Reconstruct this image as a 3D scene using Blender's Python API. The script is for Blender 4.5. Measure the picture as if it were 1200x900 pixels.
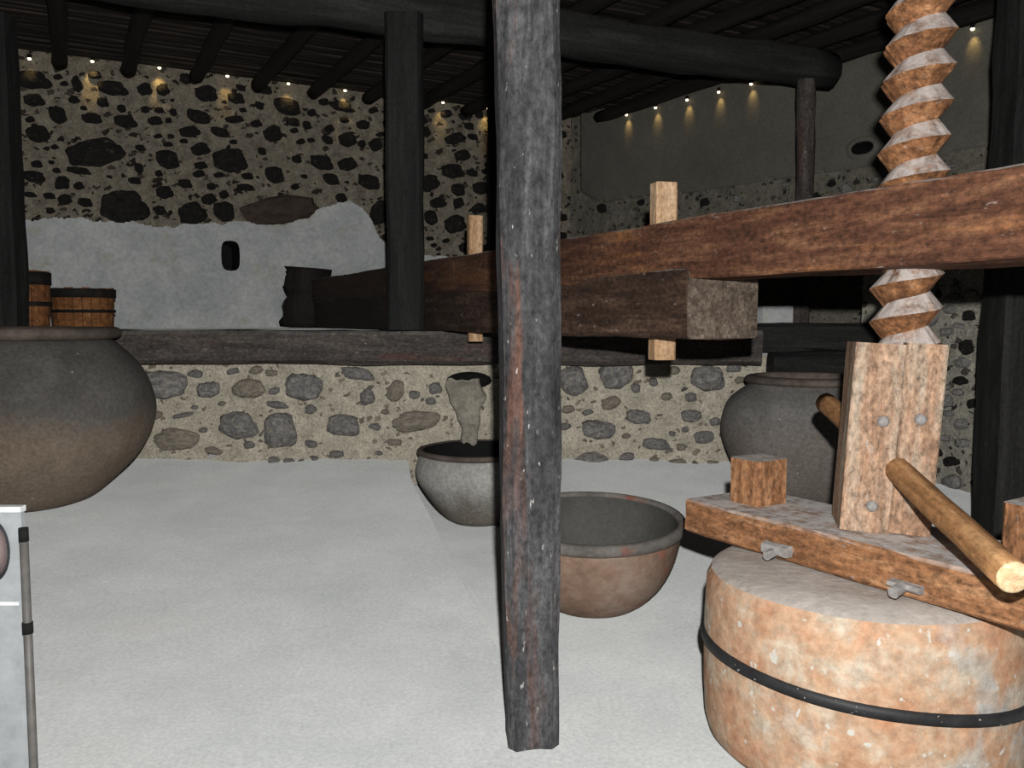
import bpy, bmesh, math, random
from mathutils import Vector, Matrix, noise as mnoise
random.seed(7)
for o in list(bpy.data.objects): bpy.data.objects.remove(o)
S = bpy.context.scene
COL = S.collection

# ------------------------------------------------------------------ camera
EYE = Vector((0, 0, 1.5)); F = 1000.0; PITCH = math.atan(75 / F)
cd = bpy.data.cameras.new('camera'); cam = bpy.data.objects.new('camera', cd); COL.objects.link(cam)
cd.sensor_width = 36; cd.lens = 36 * F / 1200; cd.clip_start = 0.02
cam.location = EYE; cam.rotation_euler = (math.pi / 2 - PITCH, 0, 0)
S.camera = cam
# ------------------------------------------------------------------ world, flash, exposure
W = bpy.data.worlds.new('world'); S.world = W; W.use_nodes = True
bg = W.node_tree.nodes['Background']; bg.inputs[0].default_value = (.75, .85, 1, 1); bg.inputs[1].default_value = 0.035
S.view_settings.view_transform = 'Standard'; S.view_settings.look = 'None'
S.view_settings.exposure = 0.0; S.view_settings.gamma = 1.0; S.view_settings.use_curve_mapping = False
fl = bpy.data.lights.new('camera_flash', 'POINT'); fl.energy = 100; fl.shadow_soft_size = 0.02; fl.color = (1, .985, .96)
fl.use_nodes = True
nt = fl.node_tree; em = nt.nodes['Emission']; fo = nt.nodes.new('ShaderNodeLightFalloff')
fo.inputs['Strength'].default_value = 1.9
nt.links.new(fo.outputs['Linear'], em.inputs['Strength'])
flo = bpy.data.objects.new('camera_flash', fl); COL.objects.link(flo); flo.location = (0.05, 0.0, 1.72)

# ------------------------------------------------------------------ geometry helpers
FW = Vector((0, math.cos(PITCH), -math.sin(PITCH))); UP = Vector((0, math.sin(PITCH), math.cos(PITCH)))
def ray(u, v): return FW + Vector(((u - 600) / F, 0, 0)) + UP * ((450 - v) / F)
def at(u, v, Y):                        # point of the place seen at u,v that lies Y metres in front
    d = ray(u, v); return EYE + d * (Y / d.y)
def ground(u, v, z=0.0):
    d = ray(u, v); return EYE + d * ((z - 1.5) / d.z)
def nz(p, s=1.0, seed=0.0): return mnoise.noise(Vector(p) * s + Vector((seed * 7.13, seed * 3.7, seed * 1.9)))
def sstep(a, b, x):
    t = max(0, min(1, (x - a) / (b - a))); return t * t * (3 - 2 * t)
def mesh(name, vs, fs, mat=None, smooth=False):
    m = bpy.data.meshes.new(name); m.from_pydata([tuple(v) for v in vs], [], fs); m.update()
    if mat: m.materials.append(mat)
    if smooth: m.polygons.foreach_set('use_smooth', [True] * len(m.polygons))
    return m
def link(name, m, parent=None, loc=None, rot=None):
    o = bpy.data.objects.new(name, m); COL.objects.link(o)
    if parent: o.parent = parent
    if loc is not None: o.location = loc
    if rot is not None: o.rotation_euler = rot
    return o
def tag(o, label, cat=None, group=None, kind=None):
    if label: o['label'] = label
    if cat: o['category'] = cat
    if group: o['group'] = group
    if kind: o['kind'] = kind
    return o
def struct(o, label=None):
    o['kind'] = 'structure'
    if label: o['label'] = label
    return o
def empty(name, loc=(0, 0, 0), rot=(0, 0, 0)):
    o = bpy.data.objects.new(name, None); COL.objects.link(o); o.location = loc; o.rotation_euler = rot; return o

def timber_mesh(name, L, w, h, mat, cham=0.02, seg=0.2, jit=0.006, w1=None, h1=None, rnd=0, bow=0.0, sd=None, cut0=0, cut1=0):
    """hewn timber along local X from 0 to L; section w (Y) x h (Z); rnd>0 gives a round log of rnd sides"""
    sd = random.random() * 50 if sd is None else sd
    w1 = w if w1 is None else w1; h1 = h if h1 is None else h1
    n = max(2, int(L / seg)); vs = []; fs = []
    if rnd: k = rnd
    else: k = 12
    for i in range(n + 1):
        t = i / n; x = L * t; a = (w + (w1 - w) * t) / 2; b = (h + (h1 - h) * t) / 2
        oy = nz((x, 0, 0), .7, sd) * bow; oz = nz((x, 5, 0), .7, sd) * bow
        if rnd:
            ring = [(a * math.cos(2 * math.pi * j / k), b * math.sin(2 * math.pi * j / k)) for j in range(k)]
        else:
            c = cham
            ring = [(a, -b + c), (a, 0), (a, b - c), (a - c, b), (0, b), (-a + c, b), (-a, b - c), (-a, 0), (-a, -b + c), (-a + c, -b), (0, -b), (a - c, -b)]
        for (y, z) in ring:
            d = nz((x * 1.0, y * 6, z * 6), 2.2, sd) * jit * 1.6 + nz((x, y * 9, z * 9), 9, sd) * jit * .7
            l = math.hypot(y, z) or 1
            xx = x
            if i == 0: xx += cut0 * y
            if i == n: xx += cut1 * y
            vs.append((xx, y + oy + y / l * d, z + oz + z / l * d))
    for i in range(n):
        for j in range(k):
            a0 = i * k + j; a1 = i * k + (j + 1) % k
            fs.append((a0, a1, a1 + k, a0 + k))
    fs.append(tuple(reversed(range(k)))); fs.append(tuple(range(n * k, n * k + k)))
    m = mesh(name, vs, fs, mat)
    if rnd: m.polygons.foreach_set('use_smooth', [True] * len(m.polygons))
    return m
def orient(p0, p1, side=None):
    x = (Vector(p1) - Vector(p0)).normalized()
    if side is None: side = Vector((0, 0, 1)) if abs(x.z) < .9 else Vector((0, -1, 0))
    z = (Vector(side) - x * x.dot(Vector(side))).normalized(); y = z.cross(x)
    M = Matrix((x, y, z)).transposed().to_4x4(); M.translation = Vector(p0); return M
def timber(name, p0, p1, w, h, mat, parent=None, side=None, **k):
    L = (Vector(p1) - Vector(p0)).length
    o = link(name, timber_mesh(name, L, w, h, mat, **k), parent)
    o.matrix_world = orient(p0, p1, side)
    return o
def lathe_mesh(name, prof, mat, n=48, jit=0.0, smooth=True, sd=1.0, cap=(True, False)):
    vs = []; fs = []
    for (r, z) in prof:
        for j in range(n):
            a = 2 * math.pi * j / n
            d = 1 + jit * nz((math.cos(a) * 1.3, math.sin(a) * 1.3, z * 1.5), 1.2, sd)
            vs.append((r * d * math.cos(a), r * d * math.sin(a), z + jit * .5 * r * nz((math.cos(a), math.sin(a), 3), 1.5, sd)))
    for i in range(len(prof) - 1):
        for j in range(n):
            a = i * n + j; b = i * n + (j + 1) % n
            fs.append((a, b, b + n, a + n))
    if cap[0] and prof[0][0] > 1e-4: fs.append(tuple(reversed(range(n))))
    if cap[1] and prof[-1][0] > 1e-4: fs.append(tuple(range((len(prof) - 1) * n, len(prof) * n)))
    return mesh(name, vs, fs, mat, smooth)
def curve_prof(pts, k=6):
    out = []                                  # Catmull-Rom through the profile points
    P = [pts[0]] + list(pts) + [pts[-1]]
    for i in range(1, len(P) - 2):
        for s in range(k):
            t = s / k
            q = []
            for c in (0, 1):
                a, b, d, e = P[i - 1][c], P[i][c], P[i + 1][c], P[i + 2][c]
                q.append(.5 * (2 * b + (d - a) * t + (2 * a - 5 * b + 4 * d - e) * t * t + (3 * b - a - 3 * d + e) * t ** 3))
            out.append((max(q[0], 0), q[1]))
    out.append(pts[-1]); return out
def lump_mesh(name, mat, sd, sub=3, amp=.38):
    bm = bmesh.new(); bmesh.ops.create_icosphere(bm, subdivisions=sub, radius=1)
    for v in bm.verts:
        d = 1 + amp * nz(v.co, 1.1, sd) + amp * .6 * nz(v.co, 2.6, sd + 3)
        v.co *= d
        v.co.x = math.copysign(abs(v.co.x) ** .85, v.co.x); v.co.z = math.copysign(abs(v.co.z) ** .85, v.co.z)
    m = bpy.data.meshes.new(name); bm.to_mesh(m); bm.free(); m.materials.append(mat)
    m.polygons.foreach_set('use_smooth', [True] * len(m.polygons)); return m

# ------------------------------------------------------------------ materials
def newmat(name):
    m = bpy.data.materials.new(name); m.use_nodes = True
    t = m.node_tree; return m, t, t.nodes['Principled BSDF'], t.links.new
def ramp(t, fac, stops, L, interp='LINEAR'):
    r = t.nodes.new('ShaderNodeValToRGB'); r.color_ramp.interpolation = interp
    e = r.color_ramp.elements
    while len(e) < len(stops): e.new(.5)
    for i, (p, c) in enumerate(stops):
        e[i].position = p; e[i].color = (*c, 1) if len(c) == 3 else c
    L(fac, r.inputs[0]); return r.outputs[0]
def noise_n(t, L, vec, scale, detail=6, rough=.6, dist=0):
    n = t.nodes.new('ShaderNodeTexNoise'); n.inputs['Scale'].default_value = scale; n.inputs['Detail'].default_value = detail
    n.inputs['Roughness'].default_value = rough; n.inputs['Distortion'].default_value = dist
    if vec is not None: L(vec, n.inputs['Vector'])
    return n.outputs['Fac']
def mapping(t, L, out, scale=(1, 1, 1)):
    mp = t.nodes.new('ShaderNodeMapping'); mp.inputs['Scale'].default_value = scale; L(out, mp.inputs[0]); return mp.outputs[0]
def mix(t, L, fac, a, b, mode='MIX'):
    x = t.nodes.new('ShaderNodeMix'); x.data_type = 'RGBA'; x.blend_type = mode
    if isinstance(fac, (int, float)): x.inputs[0].default_value = fac
    else: L(fac, x.inputs[0])
    for s, v in ((6, a), (7, b)):
        if isinstance(v, tuple): x.inputs[s].default_value = (*v, 1)
        else: L(v, x.inputs[s])
    return x.outputs[2]
def math_n(t, L, op, a, b=None):
    x = t.nodes.new('ShaderNodeMath'); x.operation = op
    for i, v in enumerate((a, b)):
        if v is None: continue
        if isinstance(v, (int, float)): x.inputs[i].default_value = v
        else: L(v, x.inputs[i])
    return x.outputs[0]
def bump(t, L, h, B, strength=.5, dist=.01):
    b = t.nodes.new('ShaderNodeBump'); b.inputs['Strength'].default_value = strength; b.inputs['Distance'].default_value = dist
    L(h, b.inputs['Height']); L(b.outputs[0], B.inputs['Normal'])
BW = lambda a, b: [(a, (0, 0, 0)), (b, (1, 1, 1))]
def objvec(t, L, rnd=True):
    tc = t.nodes.new('ShaderNodeTexCoord')
    if not rnd: return tc.outputs['Object']
    oi = t.nodes.new('ShaderNodeObjectInfo'); v = t.nodes.new('ShaderNodeVectorMath'); v.operation = 'ADD'
    m = math_n(t, L, 'MULTIPLY', oi.outputs['Random'], 37.0)
    L(tc.outputs['Object'], v.inputs[0]); L(m, v.inputs[1]); return v.outputs[0]
def wood(name, dark, midc, light, gscale=14, stretch=.06, dust=0.0, dustc=(.5, .49, .47), patch=None, patch_lo=.6, patch_hi=.68, bumpd=.006, flecks=0, rough=.8, plo=.2, phi=.8, mott=.55, soot=None):
    m, t, B, L = newmat(name)
    v = objvec(t, L)
    g = noise_n(t, L, mapping(t, L, v, (stretch, 1, 1)), gscale, 8, .68, .4)
    big = noise_n(t, L, mapping(t, L, v, (.35, 1, 1)), 2.6, 4, .6)
    f = math_n(t, L, 'ADD', math_n(t, L, 'MULTIPLY', g, .7), math_n(t, L, 'MULTIPLY', big, .3))
    c = ramp(t, f, [(.34, dark), (.5, midc), (.66, light)], L)
    if patch:
        pn = noise_n(t, L, mapping(t, L, v, (.12, 1, 1)), 9, 5, .6, .3)
        c = mix(t, L, ramp(t, pn, BW(patch_lo, patch_hi), L), c, patch)
    if flecks:
        fn = noise_n(t, L, mapping(t, L, v, (.35, 1, 1)), 42, 3, .6)
        c = mix(t, L, math_n(t, L, 'MULTIPLY', ramp(t, fn, BW(.66, .72), L), flecks), c, (.42, .40, .38))
    mo = noise_n(t, L, mapping(t, L, v, (.6, 1, 1)), 55, 4, .75)
    c = mix(t, L, mott, c, ramp(t, mo, [(.3, (.1, .1, .1)), (.7, (.9, .9, .9))], L), 'OVERLAY')
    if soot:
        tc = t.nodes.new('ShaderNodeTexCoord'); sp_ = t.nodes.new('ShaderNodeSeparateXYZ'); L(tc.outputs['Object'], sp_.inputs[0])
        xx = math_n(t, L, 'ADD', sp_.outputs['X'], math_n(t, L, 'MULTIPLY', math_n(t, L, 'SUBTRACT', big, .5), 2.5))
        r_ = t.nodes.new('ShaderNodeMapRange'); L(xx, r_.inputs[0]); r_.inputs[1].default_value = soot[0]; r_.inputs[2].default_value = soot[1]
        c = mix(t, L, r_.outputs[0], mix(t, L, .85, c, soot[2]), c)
    if dust:
        ge = t.nodes.new('ShaderNodeNewGeometry'); sx = t.nodes.new('ShaderNodeSeparateXYZ'); L(ge.outputs['Normal'], sx.inputs[0])
        dn = noise_n(t, L, v, 16, 5, .7)
        d0 = ramp(t, sx.outputs['Z'], BW(plo, phi), L)
        dd = math_n(t, L, 'MULTIPLY', math_n(t, L, 'MULTIPLY', d0, ramp(t, dn, BW(.3, .55), L)), dust)
        c = mix(t, L, dd, c, dustc)
    L(c, B.inputs['Base Color']); B.inputs['Roughness'].default_value = rough; B.inputs['Specular IOR Level'].default_value = .25
    fine = noise_n(t, L, mapping(t, L, v, (stretch * .8, 1, 1)), gscale * 2.2, 6, .7)
    bump(t, L, math_n(t, L, 'ADD', fine, g), B, .7, bumpd)
    return m
def mottled(name, stops, scale=3, detail=8, fine=40, bumpd=.006, bumps=.6, specks=None, rough=.9, spec=.2, diffr=0.0, sheen=0.0, rnd=False, second=None, ov=.35):
    m, t, B, L = newmat(name)
    v = objvec(t, L, rnd)
    n = noise_n(t, L, v, scale, detail, .68, .2)
    c = ramp(t, n, stops, L)
    if second:
        s2, lo, hi, col = second
        c = mix(t, L, ramp(t, noise_n(t, L, v, s2, 5, .6), BW(lo, hi), L), c, col)
    f = noise_n(t, L, v, fine, 5, .7)
    c = mix(t, L, ov, c, ramp(t, f, [(.3, (.25, .25, .25)), (.7, (.75, .75, .75))], L), 'OVERLAY')
    if specks:
        sc, lo, col = specks
        c = mix(t, L, ramp(t, noise_n(t, L, v, sc, 2, .5), BW(lo, lo + .05), L), c, col)
    L(c, B.inputs['Base Color']); B.inputs['Roughness'].default_value = rough; B.inputs['Specular IOR Level'].default_value = spec
    if diffr: B.inputs['Diffuse Roughness'].default_value = diffr
    if sheen: B.inputs['Sheen Weight'].default_value = sheen; B.inputs['Sheen Roughness'].default_value = .6
    bump(t, L, math_n(t, L, 'ADD', n, math_n(t, L, 'MULTIPLY', f, .6)), B, bumps, bumpd)
    return m
def rubble(name, c0, c1, peb, pscale, cover=.33, bumpd=.03):
    """mortar with pebbles too small to be built one by one"""
    m, t, B, L = newmat(name)
    v = objvec(t, L, False)
    w = noise_n(t, L, v, 5, 3, .6)
    vm = t.nodes.new('ShaderNodeVectorMath'); vm.operation = 'ADD'
    cm = t.nodes.new('ShaderNodeCombineXYZ'); ws = math_n(t, L, 'MULTIPLY', w, .25)
    for i in range(3): L(ws, cm.inputs[i])
    L(v, vm.inputs[0]); L(cm.outputs[0], vm.inputs[1])
    vo = t.nodes.new('ShaderNodeTexVoronoi'); vo.inputs['Scale'].default_value = pscale
    L(mapping(t, L, vm.outputs[0], (1, 1, 1.5)), vo.inputs['Vector'])
    dist = vo.outputs['Distance']; rc = vo.outputs['Color']
    sp = t.nodes.new('ShaderNodeSeparateColor'); L(rc, sp.inputs[0])
    thr = math_n(t, L, 'MULTIPLY', sp.outputs[0], cover)
    mask = math_n(t, L, 'MULTIPLY', math_n(t, L, 'SUBTRACT', thr, dist), 14.0)
    mk = t.nodes.new('ShaderNodeClamp'); L(mask, mk.inputs[0])
    n = noise_n(t, L, v, 9, 8, .7)
    c = ramp(t, n, [(.3, c0), (.7, c1)], L)
    pc = mix(t, L, sp.outputs[1], peb[0], peb[1])
    c = mix(t, L, mk.outputs[0], c, pc)
    g = noise_n(t, L, v, 55, 5, .75)
    c = mix(t, L, .6, c, ramp(t, g, [(.32, (.12, .12, .12)), (.68, (.85, .85, .85))], L), 'OVERLAY')
    L(c, B.inputs['Base Color']); B.inputs['Roughness'].default_value = .95; B.inputs['Specular IOR Level'].default_value = .1
    h = math_n(t, L, 'ADD', math_n(t, L, 'MULTIPLY', mk.outputs[0], .5), math_n(t, L, 'ADD', n, math_n(t, L, 'MULTIPLY', g, .6)))
    bump(t, L, h, B, .8, bumpd)
    return m

M = {}
M['dark'] = wood('charred dark wood', (.0045, .0045, .0045), (.010, .0098, .0096), (.022, .0215, .021), dust=.06, dustc=(.12, .12, .12))
M['log'] = wood('dark log wood', (.008, .008, .0075), (.016, .016, .0155), (.032, .032, .031), dust=.15, dustc=(.15, .14, .13))
M['rafter'] = wood('blackened rafter wood', (.004, .0035, .003), (.009, .0075, .0065), (.02, .015, .012))
M['lath'] = wood('roof lath wood', (.006, .005, .004), (.016, .012, .010), (.05, .036, .028), rough=.9)
M['postmid'] = wood('weathered grey post wood', (.018, .018, .019), (.05, .05, .053), (.115, .115, .12), gscale=22, stretch=.1, patch=(.12, .06, .042), patch_lo=.55, patch_hi=.68, flecks=.9, mott=.8, bumpd=.01)
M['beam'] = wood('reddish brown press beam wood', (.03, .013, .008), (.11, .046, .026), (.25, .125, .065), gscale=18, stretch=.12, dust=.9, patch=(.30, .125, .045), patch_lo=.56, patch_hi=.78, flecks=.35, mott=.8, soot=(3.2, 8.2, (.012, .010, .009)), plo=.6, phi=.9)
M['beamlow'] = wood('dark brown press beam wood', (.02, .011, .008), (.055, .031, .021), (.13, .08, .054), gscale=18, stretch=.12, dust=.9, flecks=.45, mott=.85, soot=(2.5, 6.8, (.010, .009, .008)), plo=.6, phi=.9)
M['ledge'] = wood('weathered ledge timber', (.022, .019, .017), (.055, .046, .041), (.105, .09, .08), gscale=14, stretch=.15, patch=(.075, .042, .034), flecks=.3, dust=.2, mott=.8)
M['box'] = wood('tan nut block wood', (.15, .085, .052), (.32, .195, .125), (.48, .34, .24), gscale=18, stretch=.15, dust=.8, patch=(.36, .30, .23), patch_lo=.5, patch_hi=.62, flecks=.5, mott=.8, plo=.6, phi=.9)
M['screw'] = wood('carved screw wood', (.07, .028, .012), (.22, .098, .042), (.42, .22, .11), gscale=18, stretch=1, dust=.95, dustc=(.5, .45, .42), flecks=.3, mott=.9, plo=.05, phi=.45)
M['plank'] = wood('dusty orange plank wood', (.10, .045, .02), (.26, .12, .055), (.44, .25, .13), gscale=20, stretch=.15, mott=.85, dust=1.0, dustc=(.62, .6, .58), plo=.6, phi=.9, flecks=.3)
M['peg'] = wood('pale new wood', (.28, .16, .08), (.46, .29, .165), (.62, .45, .3), gscale=16)
M['handle'] = wood('pale brown pole wood', (.15, .07, .025), (.34, .17, .07), (.52, .31, .15), gscale=26, stretch=.04)
M['endgrain'] = wood('cut end grain wood', (.55, .38, .2), (.75, .56, .33), (.85, .7, .48), gscale=30, stretch=1)
M['endbrown'] = wood('weathered end grain', (.05, .036, .027), (.11, .083, .063), (.2, .16, .125), gscale=14, stretch=1, flecks=.4, mott=.9)
M['tub'] = wood('orange brown stave wood', (.06, .022, .008), (.16, .065, .022), (.28, .13, .05), gscale=18, stretch=.2)
M['floor'] = mottled('pale grey beaten floor', [(.3, (.325, .34, .338)), (.7, (.42, .43, .425))], scale=1.6, fine=60, second=(.9, .58, .75, (.375, .37, .35)), bumpd=.004, bumps=.4, diffr=1, sheen=.25, spec=.05)
M['white'] = mottled('grey white limewash', [(.3, (.33, .35, .355)), (.7, (.5, .51, .505))], scale=2.2, fine=20, bumpd=.01, diffr=.6, second=(3, .58, .75, (.36, .34, .28)), spec=.1)
M['plaster'] = mottled('drab earth plaster', [(.3, (.085, .08, .066)), (.7, (.125, .118, .10))], scale=1.1, fine=30, bumpd=.006, spec=.1)
M['wback'] = rubble('brown mortar of the back wall', (.105, .092, .071), (.27, .24, .185), ((.014, .012, .011), (.06, .05, .042)), 9, .5)
M['wlow'] = rubble('pale mortar of the low wall', (.34, .31, .245), (.58, .53, .43), ((.10, .095, .085), (.28, .23, .17)), 11, .36)
M['wright'] = rubble('grey brown rubble of the right wall', (.10, .092, .075), (.2, .185, .15), ((.03, .029, .027), (.075, .068, .058)), 10, .46)
M['wret'] = rubble('grey rubble of the return wall', (.17, .16, .135), (.36, .34, .285), ((.03, .029, .027), (.1, .09, .078)), 10, .46)
M['stone'] = mottled('grey field stone', [(.34, (.11, .107, .105)), (.5, (.205, .197, .19)), (.66, (.37, .35, .325))], scale=2.8, fine=7, bumpd=.10, bumps=.6, rnd=True, ov=.5, second=(2.2, .58, .7, (.3, .27, .21)))
M['stonebrown'] = mottled('brown field stone', [(.34, (.15, .132, .108)), (.66, (.36, .315, .255))], scale=2.8, fine=7, bumpd=.10, bumps=.6, rnd=True, ov=.5, second=(2.2, .52, .66, (.34, .3, .23)))
M['stonedark'] = mottled('dark field stone', [(.3, (.014, .013, .013)), (.55, (.028, .026, .025)), (.75, (.06, .054, .05))], scale=2.4, fine=7, bumpd=.12, bumps=.9, rnd=True, ov=.8, second=(2.2, .6, .7, (.11, .095, .072)))
M['stonered'] = mottled('reddish field stone', [(.3, (.03, .022, .018)), (.7, (.085, .06, .048))], scale=2.4, fine=14, bumpd=.06, rnd=True)
M['press'] = mottled('pinkish press stone', [(.34, (.45, .235, .135)), (.5, (.49, .325, .215)), (.64, (.52, .45, .355))], scale=7, fine=26, ov=.6, bumpd=.008, second=(2.6, .57, .66, (.43, .41, .375)), specks=(30, .66, (.58, .55, .49)), spec=.15)
M['pressdust'] = mottled('dusty grey press stone top', [(.3, (.38, .33, .29)), (.7, (.55, .51, .47))], scale=6, fine=30, bumpd=.01)
M['iron'] = mottled('black iron', [(.3, (.012, .012, .013)), (.7, (.03, .03, .032))], scale=14, fine=60, bumpd=.002, specks=(60, .68, (.5, .48, .45)), rough=.6, spec=.4)
M['ironlight'] = mottled('dusty forged iron', [(.3, (.16, .15, .15)), (.7, (.42, .4, .38))], scale=20, fine=60, bumpd=.004)
M['bowl'] = mottled('reddish brown fired clay', [(.3, (.15, .10, .068)), (.5, (.25, .165, .12)), (.72, (.34, .275, .225))], scale=3.2, fine=30, bumpd=.006, second=(5, .6, .72, (.3, .12, .08)))
M['bowlrim'] = mottled('grey clay rim', [(.3, (.09, .08, .072)), (.7, (.2, .185, .17))], scale=6, fine=40, bumpd=.006, second=(7, .6, .7, (.2, .085, .06)))
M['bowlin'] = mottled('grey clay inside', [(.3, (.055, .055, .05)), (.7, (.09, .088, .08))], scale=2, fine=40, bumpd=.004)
M['vat'] = mottled('plastered clay vat', [(.3, (.19, .18, .16)), (.7, (.33, .32, .30))], scale=2.4, fine=30, bumpd=.008)
M['vatrim'] = mottled('brown vat rim', [(.3, (.05, .04, .033)), (.7, (.15, .12, .10))], scale=5, fine=30, bumpd=.006)
M['black'] = mottled('near black', [(.3, (.004, .004, .004)), (.7, (.008, .008, .008))], scale=5)  # paints the darkness inside openings; also used on plain black fittings
def jar_mat(name, top, low, band):
    m, t, B, L = newmat(name)
    v = objvec(t, L, False)
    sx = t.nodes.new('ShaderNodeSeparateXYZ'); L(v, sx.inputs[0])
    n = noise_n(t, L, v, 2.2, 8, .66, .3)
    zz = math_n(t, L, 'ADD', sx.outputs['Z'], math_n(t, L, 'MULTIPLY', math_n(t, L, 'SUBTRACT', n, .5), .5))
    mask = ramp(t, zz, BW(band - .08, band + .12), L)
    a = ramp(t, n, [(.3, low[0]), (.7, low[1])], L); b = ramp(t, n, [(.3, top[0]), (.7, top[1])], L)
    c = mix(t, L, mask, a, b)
    f = noise_n(t, L, v, 38, 5, .75)
    c = mix(t, L, .55, c, ramp(t, f, [(.3, (.2, .2, .2)), (.7, (.8, .8, .8))], L), 'OVERLAY')
    sp = noise_n(t, L, v, 30, 2, .5)
    c = mix(t, L, ramp(t, sp, BW(.74, .78), L), c, (.4, .38, .36))
    L(c, B.inputs['Base Color']); B.inputs['Roughness'].default_value = .85; B.inputs['Specular IOR Level'].default_value = .25
    bump(t, L, math_n(t, L, 'ADD', n, f), B, .6, .006)
    return m
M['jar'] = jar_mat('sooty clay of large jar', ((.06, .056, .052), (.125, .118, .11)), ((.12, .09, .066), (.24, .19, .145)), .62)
M['vat'] = jar_mat('plastered clay vat with bare foot', ((.27, .265, .245), (.4, .395, .375)), ((.14, .125, .105), (.25, .225, .195)), .22)
M['spout'] = mottled('grey beige carved stone', [(.3, (.15, .14, .12)), (.7, (.34, .31, .25))], scale=5, fine=30, ov=.6, bumpd=.02)
M['jar2'] = jar_mat('grey clay of jar', ((.10, .095, .09), (.18, .171, .16)), ((.12, .10, .088), (.19, .165, .148)), .5)
M['panel'] = mottled('pale grey board', [(.3, (.22, .235, .245)), (.7, (.27, .285, .295))], scale=3, fine=20, bumpd=.0005, rough=.4)
M['panelwhite'] = mottled('white board edge', [(.3, (.5, .51, .52)), (.7, (.55, .56, .57))], scale=3, bumpd=.0005, rough=.4)
M['paneldark'] = mottled('dark line print', [(.3, (.03, .03, .035)), (.7, (.05, .05, .055))], scale=3, bumpd=.0005)
M['panelpink'] = mottled('dull pink print', [(.3, (.12, .085, .085)), (.7, (.19, .15, .145))], scale=20, bumpd=.0005)
M['metal'] = mottled('grey painted metal', [(.3, (.06, .058, .055)), (.7, (.10, .095, .09))], scale=6, bumpd=.001, rough=.5)
def glow_mat():
    m, t, B, L = newmat('warm lamp glass'); B.inputs['Base Color'].default_value = (1, .85, .6, 1)
    B.inputs['Emission Color'].default_value = (1, .83, .5, 1); B.inputs['Emission Strength'].default_value = 6; return m
M['glow'] = glow_mat()

# ------------------------------------------------------------------ floor
def base_z(Y): return .28 * max(0, min(1.25, (Y - 3.7) / 3.5))
EDGE = []
for (u, v) in ((476, 545), (486, 570), (500, 595), (520, 640), (550, 702), (580, 752), (600, 790)):
    z = 0
    for k in range(12): z = base_z(ground(u, v, z).y)
    p = ground(u, v, z); EDGE.append((p.y, p.x))
EDGE.sort()
def edge_x(Y):
    if Y <= EDGE[0][0]: return EDGE[0][1] + (EDGE[0][0] - Y) * .25
    for (a, b) in zip(EDGE, EDGE[1:]):
        if a[0] <= Y <= b[0]: return a[1] + (b[1] - a[1]) * (Y - a[0]) / (b[0] - a[0])
    return EDGE[-1][1]
def floor_z(X, Y):
    b = base_z(Y); s = X - edge_x(Y)
    d = sstep(0, .07, s) * (1 - sstep(.75, 1.35, s))
    deep = (b + .05 * sstep(5, 6.5, Y) + .02 * sstep(3.4, 4, Y)) * (1 - sstep(6.9, 7.3, Y) * .3)
    f = .05 * sstep(6.95, 7.22, Y) * (1 - d) * (.6 + .8 * nz((X, 0, 0), 2.5, 8)) + .04 * math.exp(-((X - .071) ** 2 + (Y - 3.02) ** 2) / .03) * (1 + .8 * nz((X, Y, 0), 14, 3))
    return b - d * deep + f + .012 * nz((X, Y, 0), .9, 2) + .004 * nz((X, Y, 0), 5, 4)
xs = [-7.2 + .06 * i for i in range(95)] + [-1.5 + .02 * i for i in range(100)] + [.5 + .05 * i for i in range(130)]; ys = [-.6 + .05 * i for i in range(int(12.5 / .05))]
vs = [(x, y, floor_z(x, y)) for y in ys for x in xs]; nx = len(xs)
fs = [(j * nx + i, j * nx + i + 1, (j + 1) * nx + i + 1, (j + 1) * nx + i) for j in range(len(ys) - 1) for i in range(nx - 1)]
floor = struct(link('floor', mesh('floor', vs, fs, M['floor'], True)), 'pale grey beaten earth floor with a worn step down to the vat')

# ------------------------------------------------------------------ walls
class Wall:
    def __init__(s, a, b):
        s.a = Vector((*a, 0)); s.b = Vector((*b, 0)); s.d = (s.b - s.a).normalized(); s.L = (s.b - s.a).length
        s.n = Vector((s.d.y, -s.d.x, 0))                 # towards the camera
    def hit(s, u, v):
        r = ray(u, v); t = (s.a - EYE).dot(s.n) / r.dot(s.n); p = EYE + r * t
        return (p - s.a).dot(s.d), p.z, p
    def P(s, x, z, o=0.0): return s.a + s.d * x + Vector((0, 0, z)) + s.n * o
    def grid(s, name, mat, z0, z1, cell, amp, seed, x0=0, x1=None, keep=None, off=0.0, thick=0.0, freq=3.0):
        x1 = s.L if x1 is None else x1
        nx = max(1, round((x1 - x0) / cell)); nzz = max(1, round((z1 - z0) / cell)); vs = []; fs = []; idx = {}
        def vid(i, j):
            if (i, j) not in idx:
                x = x0 + (x1 - x0) * i / nx; z = z0 + (z1 - z0) * j / nzz
                o = off + amp * (nz((x, z, 0), freq, seed) + .5 * nz((x, z, 0), freq * 3, seed + 1))
                idx[(i, j)] = len(vs); vs.append(s.P(x, z, o))
            return idx[(i, j)]
        for i in range(nx):
            for j in range(nzz):
                cx = x0 + (x1 - x0) * (i + .5) / nx; cz = z0 + (z1 - z0) * (j + .5) / nzz
                if keep is None or keep(cx, cz):
                    fs.append((vid(i, j), vid(i + 1, j), vid(i + 1, j + 1), vid(i, j + 1)))
        if thick:                                            # turn the border of the layer back to the wall
            cnt = {}
            for f in fs:
                for a, b in zip(f, f[1:] + f[:1]):
                    cnt[(a, b)] = 1
            back = {}
            for (a, b) in list(cnt):
                if (b, a) not in cnt:
                    for q in (a, b):
                        if q not in back:
                            back[q] = len(vs); vs.append(Vector(vs[q]) - s.n * thick)
                    fs.append((b, a, back[a], back[b]))
        return mesh(name, vs, fs, mat, True)
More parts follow.
